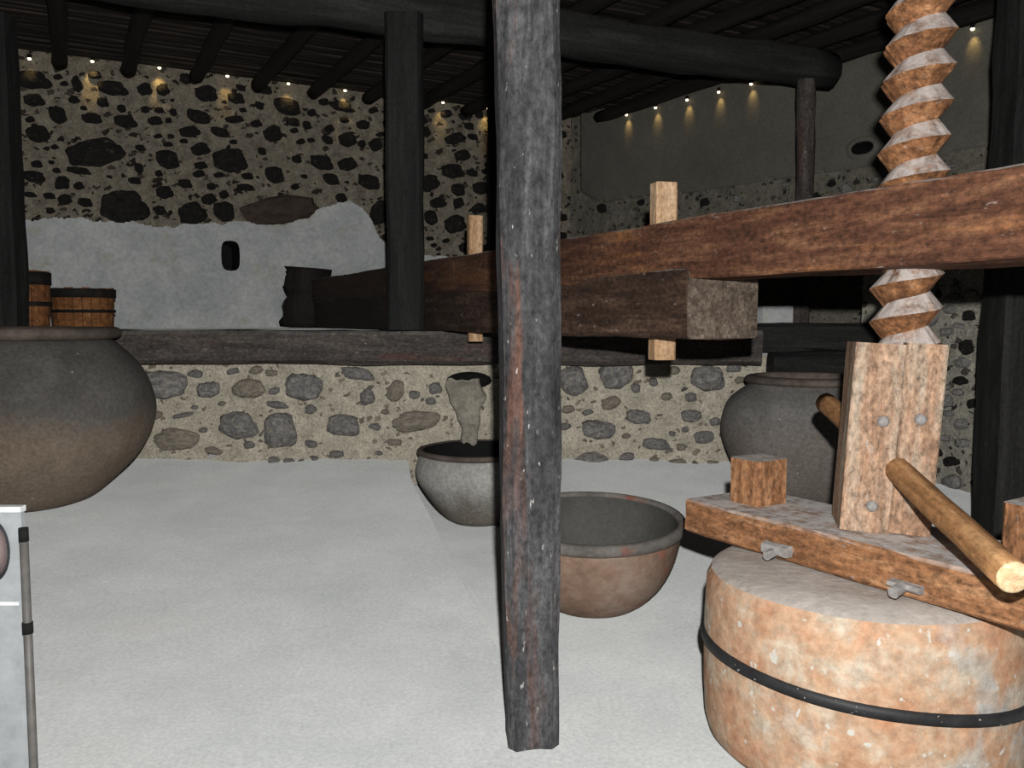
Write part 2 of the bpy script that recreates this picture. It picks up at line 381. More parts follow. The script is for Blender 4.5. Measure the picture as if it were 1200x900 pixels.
BACK = Wall((-7.1, 9.2), (.9, 13.2)); RIGHT = Wall((.9, 13.2), (6.47, 6.5)); LOW = Wall((-6.4, 7.2), (2.95, 7.2))
WTOP = 4.57
# back wall with its arrow slit
nx0, nz0, _ = BACK.hit(269.5, 300)
NW, NH = .125, .2
def in_niche(x, z, g=.02): return ((abs(x - nx0) / (NW + g)) ** 4 + (abs(z - nz0) / (NH + g)) ** 4) < 1
wb = struct(link('wall_back', BACK.grid('wall_back', M['wback'], 1.35, WTOP, .04, .035, 3, keep=lambda x, z: not in_niche(x, z))), 'rubble stone back wall with pale limewash below')
hx, hz, _ = RIGHT.hit(1013, 174)
def in_hole(x, z, g=0): return ((x - hx) / (.13 + g)) ** 2 + ((z - hz) / (.07 + g)) ** 2 < 1
wr = struct(link('wall_right', RIGHT.grid('wall_right', M['wright'], -.1, WTOP, .04, .03, 5, keep=lambda x, z: not in_hole(x, z, .02))), 'right wall of rubble below and drab plaster above')
wl = struct(link('wall_low', LOW.grid('wall_low', M['wlow'], .1, 1.2, .03, .02, 8, keep=None)), 'low retaining wall of field stones in pale mortar')
side = Wall((2.95, 7.2), (2.95, 10.6))
m = side.grid('platform_side', M['wlow'], -.05, 1.41, .08, .02, 9)
link('platform_side', m, wl)
RET = Wall((2.95, 7.22), (4.65, 3.88))
wt = struct(link('wall_return', RET.grid('wall_return', M['wret'], .05, 2.3, .035, .03, 17)), 'rubble wall running forward beside the grey jar')
tp = [RET.P(0, 2.29), RET.P(RET.L, 2.29), RET.P(RET.L, 2.29, -.35), RET.P(0, 2.29, -.35)]
lp = [Vector((p.x, p.y, 0)) for p in tp]
link('wall_body', mesh('wall_body', tp + lp, [(0, 1, 2, 3), (1, 5, 6, 2), (2, 6, 7, 3), (3, 7, 4, 0)], M['wret']), wt)
# limewash layer
LW = [(0, 257), (25, 257), (60, 256), (100, 258), (150, 262), (200, 266), (228, 263), (255, 262), (285, 261), (310, 263), (340, 262), (365, 250), (388, 240), (410, 236), (424, 245), (434, 258), (441, 275), (455, 292), (480, 298), (520, 300), (545, 312)]
LWP = [BACK.hit(u, v)[:2] for u, v in LW]
def lw_top(x):
    for a, b in zip(LWP, LWP[1:]):
        if a[0] <= x <= b[0]: return a[1] + (b[1] - a[1]) * (x - a[0]) / (b[0] - a[0]) + .03 * nz((x, 0, 0), 6, 2) + .02 * nz((x, 0, 0), 17, 5)
    return LWP[0][1] if x < LWP[0][0] else -9
lw = link('limewash', BACK.grid('limewash', M['white'], 1.36, 3.5, .015, .02, 12, x0=0, x1=LWP[-1][0] + .02, keep=lambda x, z: z < lw_top(x) and not in_niche(x, z), off=.05, thick=.12, freq=1.6), wb)
lw['label'] = 'pale grey limewash with ragged top edge'
# plaster layer on the right wall
def pl_low(x): return 3.2 + .07 * nz((x, 1, 0), 2.2, 3) + .04 * nz((x, 1, 0), 8, 4) + .25 * sstep(.9, 0, x)
pl = link('plaster_layer', RIGHT.grid('plaster_layer', M['plaster'], 2.8, WTOP, .035, .012, 14, x0=.25, keep=lambda x, z: z > pl_low(x) and not in_hole(x, z, .03), off=.05, thick=.12, freq=1.2), wr)
pl['label'] = 'drab smooth earth plaster'
def recess(name, wall, cx, cz, w, h, deep, p, collar):
    vs = []; fs = []; k = 20
    for d in (0.05, -deep):
        for j in range(k):
            a = 2 * math.pi * j / k; c, s_ = math.cos(a), math.sin(a)
            vs.append(wall.P(cx + w * math.copysign(abs(c) ** p, c), cz + h * math.copysign(abs(s_) ** p, s_), d))
    for j in range(k): fs.append((j, (j + 1) % k, (j + 1) % k + k, j + k))
    fs.append(tuple(range(k, 2 * k)))
    o = link(name, mesh(name, vs, fs, M['black'])); struct(o)  # near-black lining: the darkness of the opening is put into its colour
    rv = []
    for g, d in ((0, .02), (0, .058), (.02, .06), (.055, .054), (.075, .03)):
        for j in range(k):
            a = 2 * math.pi * j / k; c, s_ = math.cos(a), math.sin(a)
            rv.append(wall.P(cx + (w + g) * math.copysign(abs(c) ** p, c), cz + (h + g) * math.copysign(abs(s_) ** p, s_), d))
    rf = [(l * k + j, l * k + (j + 1) % k, l * k + k + (j + 1) % k, l * k + k + j) for l in range(4) for j in range(k)]
    link('reveal', mesh('reveal', rv, rf, collar, True), o)
    return o
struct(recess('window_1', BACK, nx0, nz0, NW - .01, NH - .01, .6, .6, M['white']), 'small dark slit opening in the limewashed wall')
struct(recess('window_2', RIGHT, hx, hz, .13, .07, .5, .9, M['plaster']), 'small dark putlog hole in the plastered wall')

# stones in the walls, each a part of its wall
def stone_set(mats, k=3): return [lump_mesh('stone', M[mt], i * 5 + j * 1.7 + 1, 3 if j < 2 else 2) for i, mt in enumerate(mats) for j in range(k)]
SL = stone_set(('stone', 'stone', 'stonebrown')); SB = stone_set(('stonedark',)); SR = stone_set(('stonedark', 'stone')); SRET = stone_set(('stonedark', 'stone', 'stone')); SRED = stone_set(('stonered',))
def put_stone(wall, par, u, v, au, av, meshes, depth=.4, out=.01):
    x0, z0, _ = wall.hit(u - au, v); x1, z1, p = wall.hit(u + au, v); _, za, _ = wall.hit(u, v - av); _, zb, p = wall.hit(u, v + av)
    xc, zc, p = wall.hit(u, v)
    o = link('stone', random.choice(meshes), par)
    hw = abs(x1 - x0) / 2; hh = abs(za - zb) / 2
    o.location = wall.P(xc, zc, out)
    o.rotation_euler = (0, random.uniform(-.25, .25), math.atan2(wall.d.y, wall.d.x))
    o.scale = (hw, min(.11, depth * min(hw, hh) + .02), hh)
low_big = [(193,450,30,18),(246,456,14,10),(290,456,20,12),(358,453,22,17),(280,497,22,15),(328,504,20,18),(420,438,18,7),(402,498,20,11),(431,465,8,9),(463,459,10,14),(485,494,27,11),(325,474,12,4),(300,434,8,5),(273,435,8,3),(318,437,7,4),(205,515,25,12),(180,487,10,5),(216,486,13,3),(672,446,18,16),(723,438,20,18),(715,473,12,8),(748,488,14,9),(702,503,20,12),(810,487,12,8),(768,520,17,6),(830,442,20,14),(690,540,20,10),(825,512,12,8),(790,545,14,7),(230,438,9,5),(440,500,7,4),(510,455,8,6),(365,520,8,4),(250,528,10,4),(880,470,12,9),(860,430,9,7),(395,532,9,4),(462,518,8,4),(505,470,6,4),(640,500,9,7),(745,455,6,5),(780,465,7,5),(665,480,8,5),(735,535,9,5)]
back_big = [(112,178,34,15),(145,241,28,18),(270,187,20,13),(197,187,15,10),(45,157,15,9),(147,142,13,7),(68,135,11,9),(108,139,11,6),(233,137,15,7),(222,154,12,6),(258,155,12,5),(320,157,10,9),(337,125,17,9),(132,103,17,8),(37,93,22,10),(40,117,12,7),(242,110,12,9),(277,115,10,6),(90,98,6,9),(170,105,8,7),(235,175,10,7),(322,205,12,9),(288,220,10,4),(245,233,9,6),(225,250,16,13),(263,248,14,11),(193,225,10,7),(73,215,9,8),(40,207,15,6),(100,237,9,5),(163,197,6,5),(377,190,13,8),(93,200,15,4),(35,228,8,3),(217,215,8,5),(158,212,7,4),(300,145,7,4),(182,142,8,5),(275,140,12,4),(400,125,12,6),(407,163,10,8),(407,192,11,7),(433,213,13,8),(388,210,10,6),(444,250,10,14),(440,170,7,7),(533,162,12,6),(542,182,10,6),(530,200,13,8),(553,203,6,4),(503,215,11,9),(537,222,8,7),(563,220,9,7),(537,238,7,6),(513,238,9,6),(533,263,12,10),(505,255,8,8),(560,245,8,6),(400,232,7,5)]
def overlaps(l, u, v, a, b, g=2): return any(abs(u - q[0]) < a + q[2] + g and abs(v - q[1]) < b + q[3] + g for q in l)
def fill(lst, n, box, amin, amax, ok=None):
    out = list(lst); tries = 0
    while n > 0 and tries < 6000:
        tries += 1
        a = random.uniform(amin, amax); b = a * random.uniform(.5, .85)
        u = random.uniform(box[0], box[2]); v = random.uniform(box[1], box[3])
        if overlaps(out, u, v, a, b) or (ok and not ok(u, v)): continue
        out.append((u, v, a, b)); n -= 1
    return out[len(lst):]
low_small = fill(low_big + [(550, 475, 38, 50)], 46, (165, 432, 880, 545), 4, 7)
back_small = fill(back_big + [(332, 246, 46, 18)], 120, (22, 88, 660, 292), 4, 8, lambda u, v: BACK.hit(u, v)[1] > lw_top(BACK.hit(u, v)[0]) + .08 and BACK.hit(u, v)[1] < WTOP - .1)
for q in low_big: put_stone(LOW, wl, *q, SL)
for q in low_small: put_stone(LOW, wl, *q, SL, .5)
for q in back_big: put_stone(BACK, wb, *q, SB)
for q in back_small: put_stone(BACK, wb, *q, SB, .5)
put_stone(BACK, wb, 330, 247, 44, 16, SRED)
for q in fill([], 46, (1085, 330, 1165, 575), 5, 12): put_stone(RET, wt, *q, SRET, .5)
right_s = fill([], 34, (665, 175, 1160, 255), 4, 7, lambda u, v: RIGHT.hit(u, v)[1] < pl_low(RIGHT.hit(u, v)[0]) - .06)
for q in right_s: put_stone(RIGHT, wr, *q, SR, .5)

# ------------------------------------------------------------------ platform behind the low wall
pts = [(-6.4, 7.22), (2.93, 7.22), (2.93, 10.7), (.9, 13.15), (-7.0, 9.2)]
vs = [(x, y, 1.40) for x, y in pts] + [(x, y, .2) for x, y in pts]; k = len(pts)
fs = [tuple(range(k))] + [(i, i + k, (i + 1) % k + k, (i + 1) % k) for i in range(k)]
struct(link('floor_platform', mesh('floor_platform', vs, fs, M['floor'])), 'raised platform floor behind the low wall')
t1 = struct(timber('trim_1', (-6.4, 7.055, 1.285), (2.02, 7.055, 1.275), .36, .27, M['ledge'], jit=.012, cham=.03, bow=.01), 'weathered timber ledge capping the low wall')

# ------------------------------------------------------------------ roof
E2 = Vector((-.456, .89, 0)).normalized(); E1 = Vector((E2.y, -E2.x, 0))
ROOFSL = .018                                   # the roof rises a little towards the back wall
def roof_z(p): return 4.30 + ROOFSL * ((p.dot(E2)) - 7.0)      # underside of the rafters
ceil = empty('ceiling'); ceil['kind'] = 'structure'; ceil['label'] = 'blackened roof of laths laid over log rafters'
c0 = BACK.a.dot(E1) - .6; c1 = RIGHT.b.dot(E1) + 1.2
def span_end(e2, wall):  # where the line of points with this E2 coordinate meets a wall
    den = wall.d.dot(E2); 
    return None if abs(den) < 1e-6 else (e2 - wall.a.dot(E2)) / den
e2v = .5; lathmesh = {}
corner_e2 = BACK.b.dot(E2)
while e2v < 13:
    xa, xb = -9.0, 9.0
    lo = E2 * e2v + E1 * (-8.8); hi = E2 * e2v + E1 * (9.5)
    # clip behind the back wall and right wall
    def inside(p): return (p - BACK.a).dot(BACK.n) > -.15 and (p - RIGHT.a).dot(RIGHT.n) > -.15
    ts = [i / 200 for i in range(201)]; good = [t for t in ts if inside(lo + (hi - lo) * t)]
    if good:
        p = lo + (hi - lo) * good[0]; q = lo + (hi - lo) * good[-1]
        if (q - p).length > .3:
            zc = roof_z(p) + .19 + random.uniform(-.008, .012)
            p.z = q.z = zc; q.z += random.uniform(-.015, .015)
            timber('roof_lath', p, q, .085 + random.uniform(-.02, .02), .025, M['lath'], ceil, cham=.004, seg=.8, jit=.004, bow=.02)
    e2v += .118
vs = [E2 * a + E1 * b + Vector((0, 0, 4.30 + ROOFSL * (a - 7) + .235)) for a, b in ((.3, -9), (.3, 9.6), (13.2, 9.6), (13.2, -9))]
vs2 = [v + Vector((0, 0, .06)) for v in vs]
rc = link('roof_cover', mesh('roof_cover', vs + vs2, [(0, 1, 2, 3), (7, 6, 5, 4), (0, 4, 5, 1), (1, 5, 6, 2), (2, 6, 7, 3), (3, 7, 4, 0)], M['rafter']), ceil)
# rafters
def on_wall(u, v):
    s, z, p = BACK.hit(u, v); return Vector((p.x, p.y, 0))
rb = [on_wall(u, 90).dot(E1) for u in (0, 72, 150, 228, 300, 366, 428, 488, 545)]
step = .62; x = rb[-1] + step
while x < 9.2: rb.append(x); x += step
ords = ['first', 'second', 'third', 'fourth', 'fifth', 'sixth', 'seventh', 'eighth', 'ninth', 'tenth', 'eleventh', 'twelfth', 'thirteenth', 'fourteenth', 'fifteenth', 'sixteenth', 'seventeenth', 'eighteenth', 'nineteenth', 'twentieth']
for i, c in enumerate(rb):
    e = 1.0
    top = None
    for k in range(1400):
        p = E2 * (1 + k * .01) + E1 * c
        if not ((p - BACK.a).dot(BACK.n) > .02 and (p - RIGHT.a).dot(RIGHT.n) > .02): break
        top = p
    if top is None: continue
    p0 = E2 * 1.0 + E1 * c; p0.z = roof_z(p0) + .085; top.z = roof_z(top) + .085
    if (top - p0).length < 1: continue
    r = timber('roof_rafter', top, p0, .17, .17, M['rafter'], rnd=10, jit=.012, seg=.35, bow=.03)
    tag(r, 'blackened log rafter under the roof, %s from the left' % ords[i], 'rafter', 'log rafters under the roof')
# the great tie log and what carries it
LA = Vector((-4.3, 6.05, 4.08)); LB = Vector((3.28, 9.02, 4.07))
lg = timber('roof_log', LA, LB, .44, .44, M['log'], rnd=16, jit=.02, bow=.04, seg=.3, w1=.36, h1=.38)
tag(lg, 'massive dark log running under the rafters from upper left', 'beam')
def post(name, u, vb, Y, ztop, w, d, mat, zb, label, rot=0.0, lean=0.0, rnd=0, **k):
    b = at(u, vb, Y); b.z = zb; t_ = Vector((b.x + lean, b.y, ztop))
    o = timber(name, b, t_, d, w, mat, side=Vector((math.cos(rot), math.sin(rot), 0)), rnd=rnd, **k)
    tag(o, label, 'post', 'timber posts'); return o
post('wooden_post', 475, 200, 6.925, 3.9, .285, .17, M['dark'], 1.42, 'thick black square post standing on the ledge before the limewashed wall', cham=.025, jit=.01)
post('wooden_post', 4, 200, 6.95, 3.9, .22, .22, M['dark'], 1.42, 'dark post at the far left edge above the big jar', cham=.02, jit=.01)
post('wooden_post', 584, 200, 9.2, 4.33, .22, .22, M['dark'], 1.40, 'black post on the platform mostly hidden behind the grey foreground post', cham=.02, jit=.01)
post('wooden_post', 941, 200, 8.78, 3.9, .185, .185, M['ledge'], 1.40, 'slim round brown post under the end of the great log', rnd=12, jit=.012, bow=.03)
rp = at(1145, 620, 5.0); 
post('wooden_post', 1196, 400, 5.0, 4.26, .36, .3, M['dark'], 0.0, 'broad black post at the right edge behind the press screw', cham=.025, jit=.012, lean=.03)
pc = ground(624, 886, 0)
o = timber('wooden_post', (pc.x, pc.y + .10, -.02), (pc.x - .035, pc.y + .12, 4.21), .18, .186, M['postmid'], side=Vector((1, .12, 0)), cham=.028, jit=.008, seg=.1, w1=.21, h1=.222, bow=.012)
tag(o, 'weathered grey foreground post with reddish streaks standing on the floor', 'post', 'timber posts')

# lights glowing at the wall tops between the rafters
def eave_light(wall, u, v, label, power):
    s, z, p = wall.hit(u, v); z = min(z, WTOP - .04 if wall is BACK else 4.37)
    base = wall.P(s, z, .10)
    o = empty('eave_light', base); tag(o, label, 'light', 'tiny lights at the wall tops')
    h = link('housing', lathe_mesh('housing', [(.012, .0), (.022, .0), (.022, .045), (.006, .05)], M['black'], 10), o)
    b = link('bulb', lathe_mesh('bulb', [(.001, -.022), (.014, -.018), (.02, -.006), (.018, .002), (.001, .004)], M['glow'], 10), o)
    l = bpy.data.lights.new('eave_lamp', 'SPOT'); l.energy = power * 6; l.color = (1, .68, .26); l.shadow_soft_size = .02; l.spot_size = 1.0; l.spot_blend = .9
    lo = bpy.data.objects.new('eave_lamp', l); COL.objects.link(lo); lo.parent = o; lo.location = (wall.n.x * .03, wall.n.y * .03, -.03)
    d = Vector((-wall.n.x * .65, -wall.n.y * .65, -1)); lo.rotation_euler = d.to_track_quat('-Z', 'Y').to_euler()
for i, (u, v, pw) in enumerate(((35, 71, .5), (108, 74, 1.6), (186, 79, 1.2), (265, 90, .8), (336, 97, 1.2), (402, 102, 1.4), (516, 118, .8), (568, 127, .8))):
    eave_light(BACK, u, v, 'tiny warm light at the top of the rubble back wall, %s from the left' % ords[i], pw)
for i, (u, v) in enumerate(((740, 129), (774, 119), (811, 108), (848, 98), (886, 90), (1145, 28))):
    eave_light(RIGHT, u, v, 'tiny warm light at the top of the plastered wall, %s from the left' % ords[i], .6)

# ------------------------------------------------------------------ lever press
BD = Vector((-.4926, 1, 0)).normalized()
def beam_pt(u): # point of the beams' centre line seen at u (plan)
    k = (u - 600) / F; Y = 2.888 / (k + .4926); return Vector((k * Y, Y, 0))
fa = beam_pt(366) - BD * .5; na = beam_pt(800) + BD * .0; nb = beam_pt(1070) - BD * 1.25
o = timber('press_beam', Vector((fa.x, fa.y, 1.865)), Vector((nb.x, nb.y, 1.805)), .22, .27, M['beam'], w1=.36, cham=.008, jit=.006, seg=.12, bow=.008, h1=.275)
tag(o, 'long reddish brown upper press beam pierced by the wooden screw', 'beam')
BP = Vector((.897, .442, 0)) * .04; nn = beam_pt(838)
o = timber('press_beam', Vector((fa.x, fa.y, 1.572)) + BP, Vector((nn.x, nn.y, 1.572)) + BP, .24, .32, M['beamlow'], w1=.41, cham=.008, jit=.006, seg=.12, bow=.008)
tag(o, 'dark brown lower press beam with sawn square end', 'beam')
Lb = (Vector((nn.x, nn.y, 0)) - Vector((fa.x, fa.y, 0))).length
ec = link('sawn_end', timber_mesh('sawn_end', .012, .405, .315, M['endbrown'], cham=.012, jit=.002, seg=.006), o); ec.location = (Lb - .004, 0, 0); ec['label'] = 'paler sawn end of the beam'
for (u, zt, zb, w, lab) in ((776, 2.18, 1.30, .115, 'pale wooden peg through both press beams near the sawn beam end'), (557, 2.27, 1.34, .105, 'pale wooden peg through both press beams beside the hidden black post')):
    p = beam_pt(u); 
    o = timber('wooden_peg', (p.x, p.y, zb), (p.x, p.y, zt), .10, w, M['peg'], side=Vector((1, .25, 0)), cham=.012, jit=.004, seg=.08)
    tag(o, lab, 'peg', 'pegs through the press beams')
p = at(362, 380, 11.0)
o = timber('rough_stump', (p.x - .02, 11.0, 1.40), (p.x + .03, 11.0, 2.16), .34, .56, M['rafter'], side=E1, rnd=13, jit=.11, seg=.06)
tag(o, 'rough black stump at the far end of the press beams before the limewash', 'stump')

# screw: a strip of crest and root lines that wind up together
def screw_mesh(z0, z1, pitch, r0, r1, N=36):
    vs = []; fs = []; turns = (z1 - z0) / pitch; n = int(N * turns); K = 8
    for i in range(n + 1):
        a = 2 * math.pi * i / N; z = z0 + pitch * i / N
        for k in range(K):
            f = k / K; tri = 1 - abs(2 * f - 1); r = r1 + (r0 - r1) * tri
            r *= 1 + .07 * nz((math.cos(a), math.sin(a), z + f * pitch), 3.2, 4) + .04 * nz((math.cos(a) * 3, math.sin(a) * 3, (z + f * pitch) * 5), 3, 6)
            vs.append((r * math.cos(a), r * math.sin(a), z + f * pitch))
    def vid(i, k):
        if k == K: return (i + N) * K if i + N <= n else None
        return i * K + k
    for i in range(n):
        for k in range(K):
            q = (vid(i, k), vid(i + 1, k), vid(i + 1, k + 1), vid(i, k + 1))
            if None in q: continue
            fs.append(q)
    return mesh('press_screw', vs, fs, M['screw'])
SX, SY = 1.385, 3.03
so = link('press_screw', screw_mesh(0, 2.2, .118, .072, .117), None, (SX, SY, 1.2)); so.rotation_euler = (0, .022, 0)
tag(so, 'carved wooden press screw with deep dusty threads', 'screw')

# stone weight
SCX, SCY, SR_, ST = 1.24, 2.97, .536, .62
st = empty('press_stone', (SCX, SCY, 0)); tag(st, 'large round pinkish stone weight under the press screw', 'press stone')
prof = [(.44, -.02), (.50, .0), (.525, .03), (SR_, .08), (SR_ + .004, .2), (SR_ + .004, .27), (SR_ + .004, .34), (SR_ + .004, .42), (SR_, .5), (SR_ - .004, .57), (SR_ - .02, .605)]
link('stone_drum', lathe_mesh('stone_drum', prof, M['press'], 72, .012), st)
link('stone_top', lathe_mesh('stone_top', [(SR_ - .0195, .604), (SR_ - .05, .622), (.35, .628), (.05, .63), (.001, .63)], M['pressdust'], 72, .012, cap=(0, 0)), st)
vs = []; fs = []; nb0 = 96
for jj in range(nb0):
    a = 2 * math.pi * jj / nb0; ca, sa = math.cos(a), math.sin(a)
    zc_ = .335 - .045 * ca + .02 * sa - .012 * math.cos(2 * a)
    for dz, off in ((-.019, -.004), (-.017, .011), (0, .013), (.017, .011), (.019, -.004)):
        z = zc_ + dz; d_ = 1 + .012 * nz((ca * 1.3, sa * 1.3, z * 1.5), 1.2, 1.0)
        r = (SR_ + .004) * d_ + off; vs.append((r * ca, r * sa, z))
for jj in range(nb0):
    for q in range(4): fs.append((jj * 5 + q, ((jj + 1) % nb0) * 5 + q, ((jj + 1) % nb0) * 5 + q + 1, jj * 5 + q + 1))
ib = link('iron_band', mesh('iron_band', vs, fs, M['iron'], True), st); ib['label'] = 'black iron band around the stone'
# timber bed on the stone
PD = Vector((.53, -.848, 0)).normalized(); PN = Vector((PD.y, -PD.x, 0))     # along, and towards the viewer
PC = Vector((1.245, 2.975, 0))
if PN.y > 0: PN = -PN
bed = empty('press_bed', (PC.x, PC.y, .63)); tag(bed, 'dusty plank bed bolted on top of the press stone', 'plank bed')
def kid(o, par):
    mw = o.matrix_world.copy(); o.parent = par; o.matrix_parent_inverse = Matrix.Translation(-Vector(par.location)); return o
pa = PC - PD * .68; pb = PC + PD * .74
kid(timber('plank', pa + Vector((0, 0, .705)), pb + Vector((0, 0, .705)), .42, .135, M['plank'], cham=.01, jit=.006, seg=.1), bed)
for s in (-.19, .31):
    q = PC + PD * s + PN * .222 + Vector((0, 0, .675))
    a = kid(timber('iron_cleat', q - PD * .055, q + PD * .055, .05, .03, M['ironlight'], cham=.006, jit=.012, seg=.03), bed)
    kid(timber('iron_cleat_spike', q + Vector((0, 0, .0)) + PN * .012, q + PN * .06 + Vector((0, 0, -.012)), .03, .03, M['ironlight'], cham=.006, jit=.006, seg=.02), bed)
for c, lab in ((-.485, 'tan wooden block with dusty top on the plank bed left of the screw nut'), (.56, 'tan wooden block on the plank bed at the right edge')):
    q = PC + PD * c - PN * (.06 if c > 0 else 0)
    o = timber('wooden_block', q + Vector((0, 0, .77)), q + Vector((0, 0, .95)), .16, .17, M['plank'], side=PN, cham=.014, jit=.005, seg=.05)
    tag(o, lab, 'block', 'blocks on the plank bed')

# nut block of the screw
NB = Vector((1.308, 2.985, .774)); n_ang = math.radians(-15)
nb_ = empty('screw_nut', NB); tag(nb_, 'tall tan wooden nut block with bolts under the press screw', 'screw nut')
fx = Vector((math.cos(n_ang), math.sin(n_ang), 0)); fn = Vector((fx.y, -fx.x, 0))          # fn towards the viewer
LEAN = Vector((.04, 0, 0))
def nbp(x, out, z): return NB + fx * x + fn * out + Vector((0, 0, z)) + LEAN * (z / .64)
H = .645
for s, w in ((-1, .16), (1, .13)):
    xo = -.072 if s < 0 else .073
    kid(timber('block_half', nbp(xo, 0, 0), nbp(xo, 0, H), .27, w - .001, M['box'], side=fx, cham=.005, jit=.004, seg=.06), nb_)
for (x, z) in ((-.045, .385), (.07, .395), (-.055, .095)):
    b = link('bolt', lathe_mesh('bolt', [(.02, 0), (.02, .008), (.014, .016), (.001, .018)], M['ironlight'], 8), nb_)
    p = nbp(x, .137, z) - NB; b.location = p; b.rotation_euler = fn.to_track_quat('Z', 'Y').to_euler()
# turning pole
ha = Vector((1.385, 3.75, 1.137)); hb = Vector((1.235, 2.06, .868))
ho = empty('turning_pole', hb); tag(ho, 'round pale wooden pole pushed through the screw nut', 'pole')
kid(timber('pole', ha, hb, .086, .086, M['handle'], rnd=16, jit=.003, seg=.08), ho)
dirn = (hb - ha).normalized()
e_ = link('cut_end', lathe_mesh('cut_end', [(.001, .004), (.035, .004), (.0415, 0.001), (.0415, -.006)], M['endgrain'], 20), ho)
e_.rotation_euler = dirn.to_track_quat('Z', 'Y').to_euler(); e_.location = dirn * .0015; e_['label'] = 'pale cut end of the pole'

# ------------------------------------------------------------------ jars, bowl, vat
def lathe_thing(name, loc, label, cat):
    o = empty(name, loc); return tag(o, label, cat)
jx, jy = -3.56, 6.13
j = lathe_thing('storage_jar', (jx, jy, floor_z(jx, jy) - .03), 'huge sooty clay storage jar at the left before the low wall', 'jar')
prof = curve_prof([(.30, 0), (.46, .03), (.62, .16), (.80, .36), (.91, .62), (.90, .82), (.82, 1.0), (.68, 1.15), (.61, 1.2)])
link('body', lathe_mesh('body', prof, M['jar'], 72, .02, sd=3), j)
link('rim', lathe_mesh('rim', curve_prof([(.60, 1.19), (.66, 1.2), (.69, 1.235), (.665, 1.275), (.60, 1.28), (.57, 1.24), (.56, 1.05), (.5, .95)], 3), M['vatrim'], 72, .01, cap=(0, 0)), j)
jx, jy = at(945, 500, 6.3).x, 6.3
j = lathe_thing('storage_jar', (jx, jy, floor_z(jx, jy) - .02), 'grey clay storage jar behind the press stone at the right', 'jar')
prof = curve_prof([(.26, 0), (.38, .03), (.50, .18), (.605, .42), (.615, .58), (.565, .72), (.43, .83), (.40, .85)])
link('body', lathe_mesh('body', prof, M['jar2'], 56, .015, sd=6), j)
link('rim', lathe_mesh('rim', curve_prof([(.39, .84), (.44, .85), (.455, .875), (.43, .9), (.38, .895), (.36, .8), (.3, .7)], 3), M['vatrim'], 56, .01, cap=(0, 0)), j)
# timbers behind that jar
o = timber('stacked_timber', at(884, 395, 7.05), at(1022, 395, 7.05), .22, .225, M['dark'], cham=.03, jit=.02, cut0=.25)
tag(o, 'dark rough timber lying uppermost behind the grey jar', 'timber', 'dark timbers behind the grey jar')
o = timber('stacked_timber', at(902, 428, 7.05), at(1022, 428, 7.05), .22, .225, M['dark'], cham=.04, jit=.03)
tag(o, 'dark rough timber below another behind the grey jar', 'timber', 'dark timbers behind the grey jar')
q = at(908, 370, 8.6); 
o = timber('stone_block', (q.x - .15, q.y, 1.52), (q.x + .15, q.y, 1.52), .2, .23, M['white'], cham=.015, jit=.006, seg=.06)
tag(o, 'small pale stone block on the platform beside the slim round post', 'block')
# clay bowl in the middle
bx, by = .43, 4.5
j = lathe_thing('clay_bowl', (bx, by, floor_z(bx, by) - .015), 'wide reddish brown clay bowl on the floor behind the foreground post', 'bowl')
j.rotation_euler = (math.radians(4.5), 0, 0)
prof = curve_prof([(.12, -.01), (.22, .02), (.31, .085), (.385, .18), (.435, .29), (.46, .39), (.466, .44)])
link('body', lathe_mesh('body', prof, M['bowl'], 64, .012, sd=9), j)
link('rim', lathe_mesh('rim', curve_prof([(.458, .435), (.482, .445), (.492, .47), (.482, .495), (.455, .50), (.44, .48)], 3), M['bowlrim'], 64, .012, cap=(0, 0)), j)
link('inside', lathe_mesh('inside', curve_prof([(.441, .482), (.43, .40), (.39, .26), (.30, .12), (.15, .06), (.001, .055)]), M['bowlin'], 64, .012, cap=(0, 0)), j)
# vat under the spout
vx, vy = at(562, 525, 6.62).x, 6.62
vz = -.07
j = lathe_thing('clay_vat', (vx, vy, vz), 'plastered clay vat sunk into the floor below the wall spout', 'vat')
prof = curve_prof([(.22, 0), (.29, .05), (.39, .17), (.47, .30), (.50, .40), (.485, .49), (.46, .53)])
link('body', lathe_mesh('body', prof, M['vat'], 56, .015, sd=11), j)
link('rim', lathe_mesh('rim', curve_prof([(.455, .525), (.48, .54), (.485, .56), (.465, .575), (.44, .565)], 3), M['vatrim'], 56, .012, cap=(0, 0)), j)
link('inside', lathe_mesh('inside', curve_prof([(.441, .566), (.42, .45), (.3, .2), (.01, .15)], 3), M['black'], 56, .012, cap=(0, 0)), j)  # coloured near black to paint the shade inside the vat mouth
# spout in the low wall
sp = at(547, 470, 7.1)
so_ = empty('wall_spout', (sp.x, 7.14, .72)); tag(so_, 'grey stone spout below a dark drain hole in the low wall', 'spout')
vs = []; fs = []; K = 18; R_ = 22
for i in range(R_ + 1):
    t = i / R_; z = .29 - .52 * t; w = .15 - .085 * t + .015 * math.sin(t * 7); cy = -.05 - .11 * math.sin(min(1, t * 1.4) * math.pi * .55); cx = -.01 + .06 * math.sin(t * 2.6) * t
    for kk in range(K):
        a = math.pi * 2 * kk / K
        yy = math.sin(a) * .06
        if math.sin(a) < 0: yy *= .55 + .45 * abs(math.cos(a))     # shallow channel in the face
        vs.append((cx + math.cos(a) * w * (1 + .3 * nz((t * 4, math.cos(a), 0), 1.3, 2)), cy + yy + .035 * nz((math.cos(a) * 1.5, t * 5, 2), 1.4, 5), z + .03 * nz((t * 4, math.cos(a) * 1.6, 1), 1.3, 3)))
for i in range(R_):
    for kk in range(K): fs.append((i * K + kk, i * K + (kk + 1) % K, (i + 1) * K + (kk + 1) % K, (i + 1) * K + kk))
fs.append(tuple(range(K))); fs.append(tuple(reversed(range(R_ * K, R_ * K + K))))
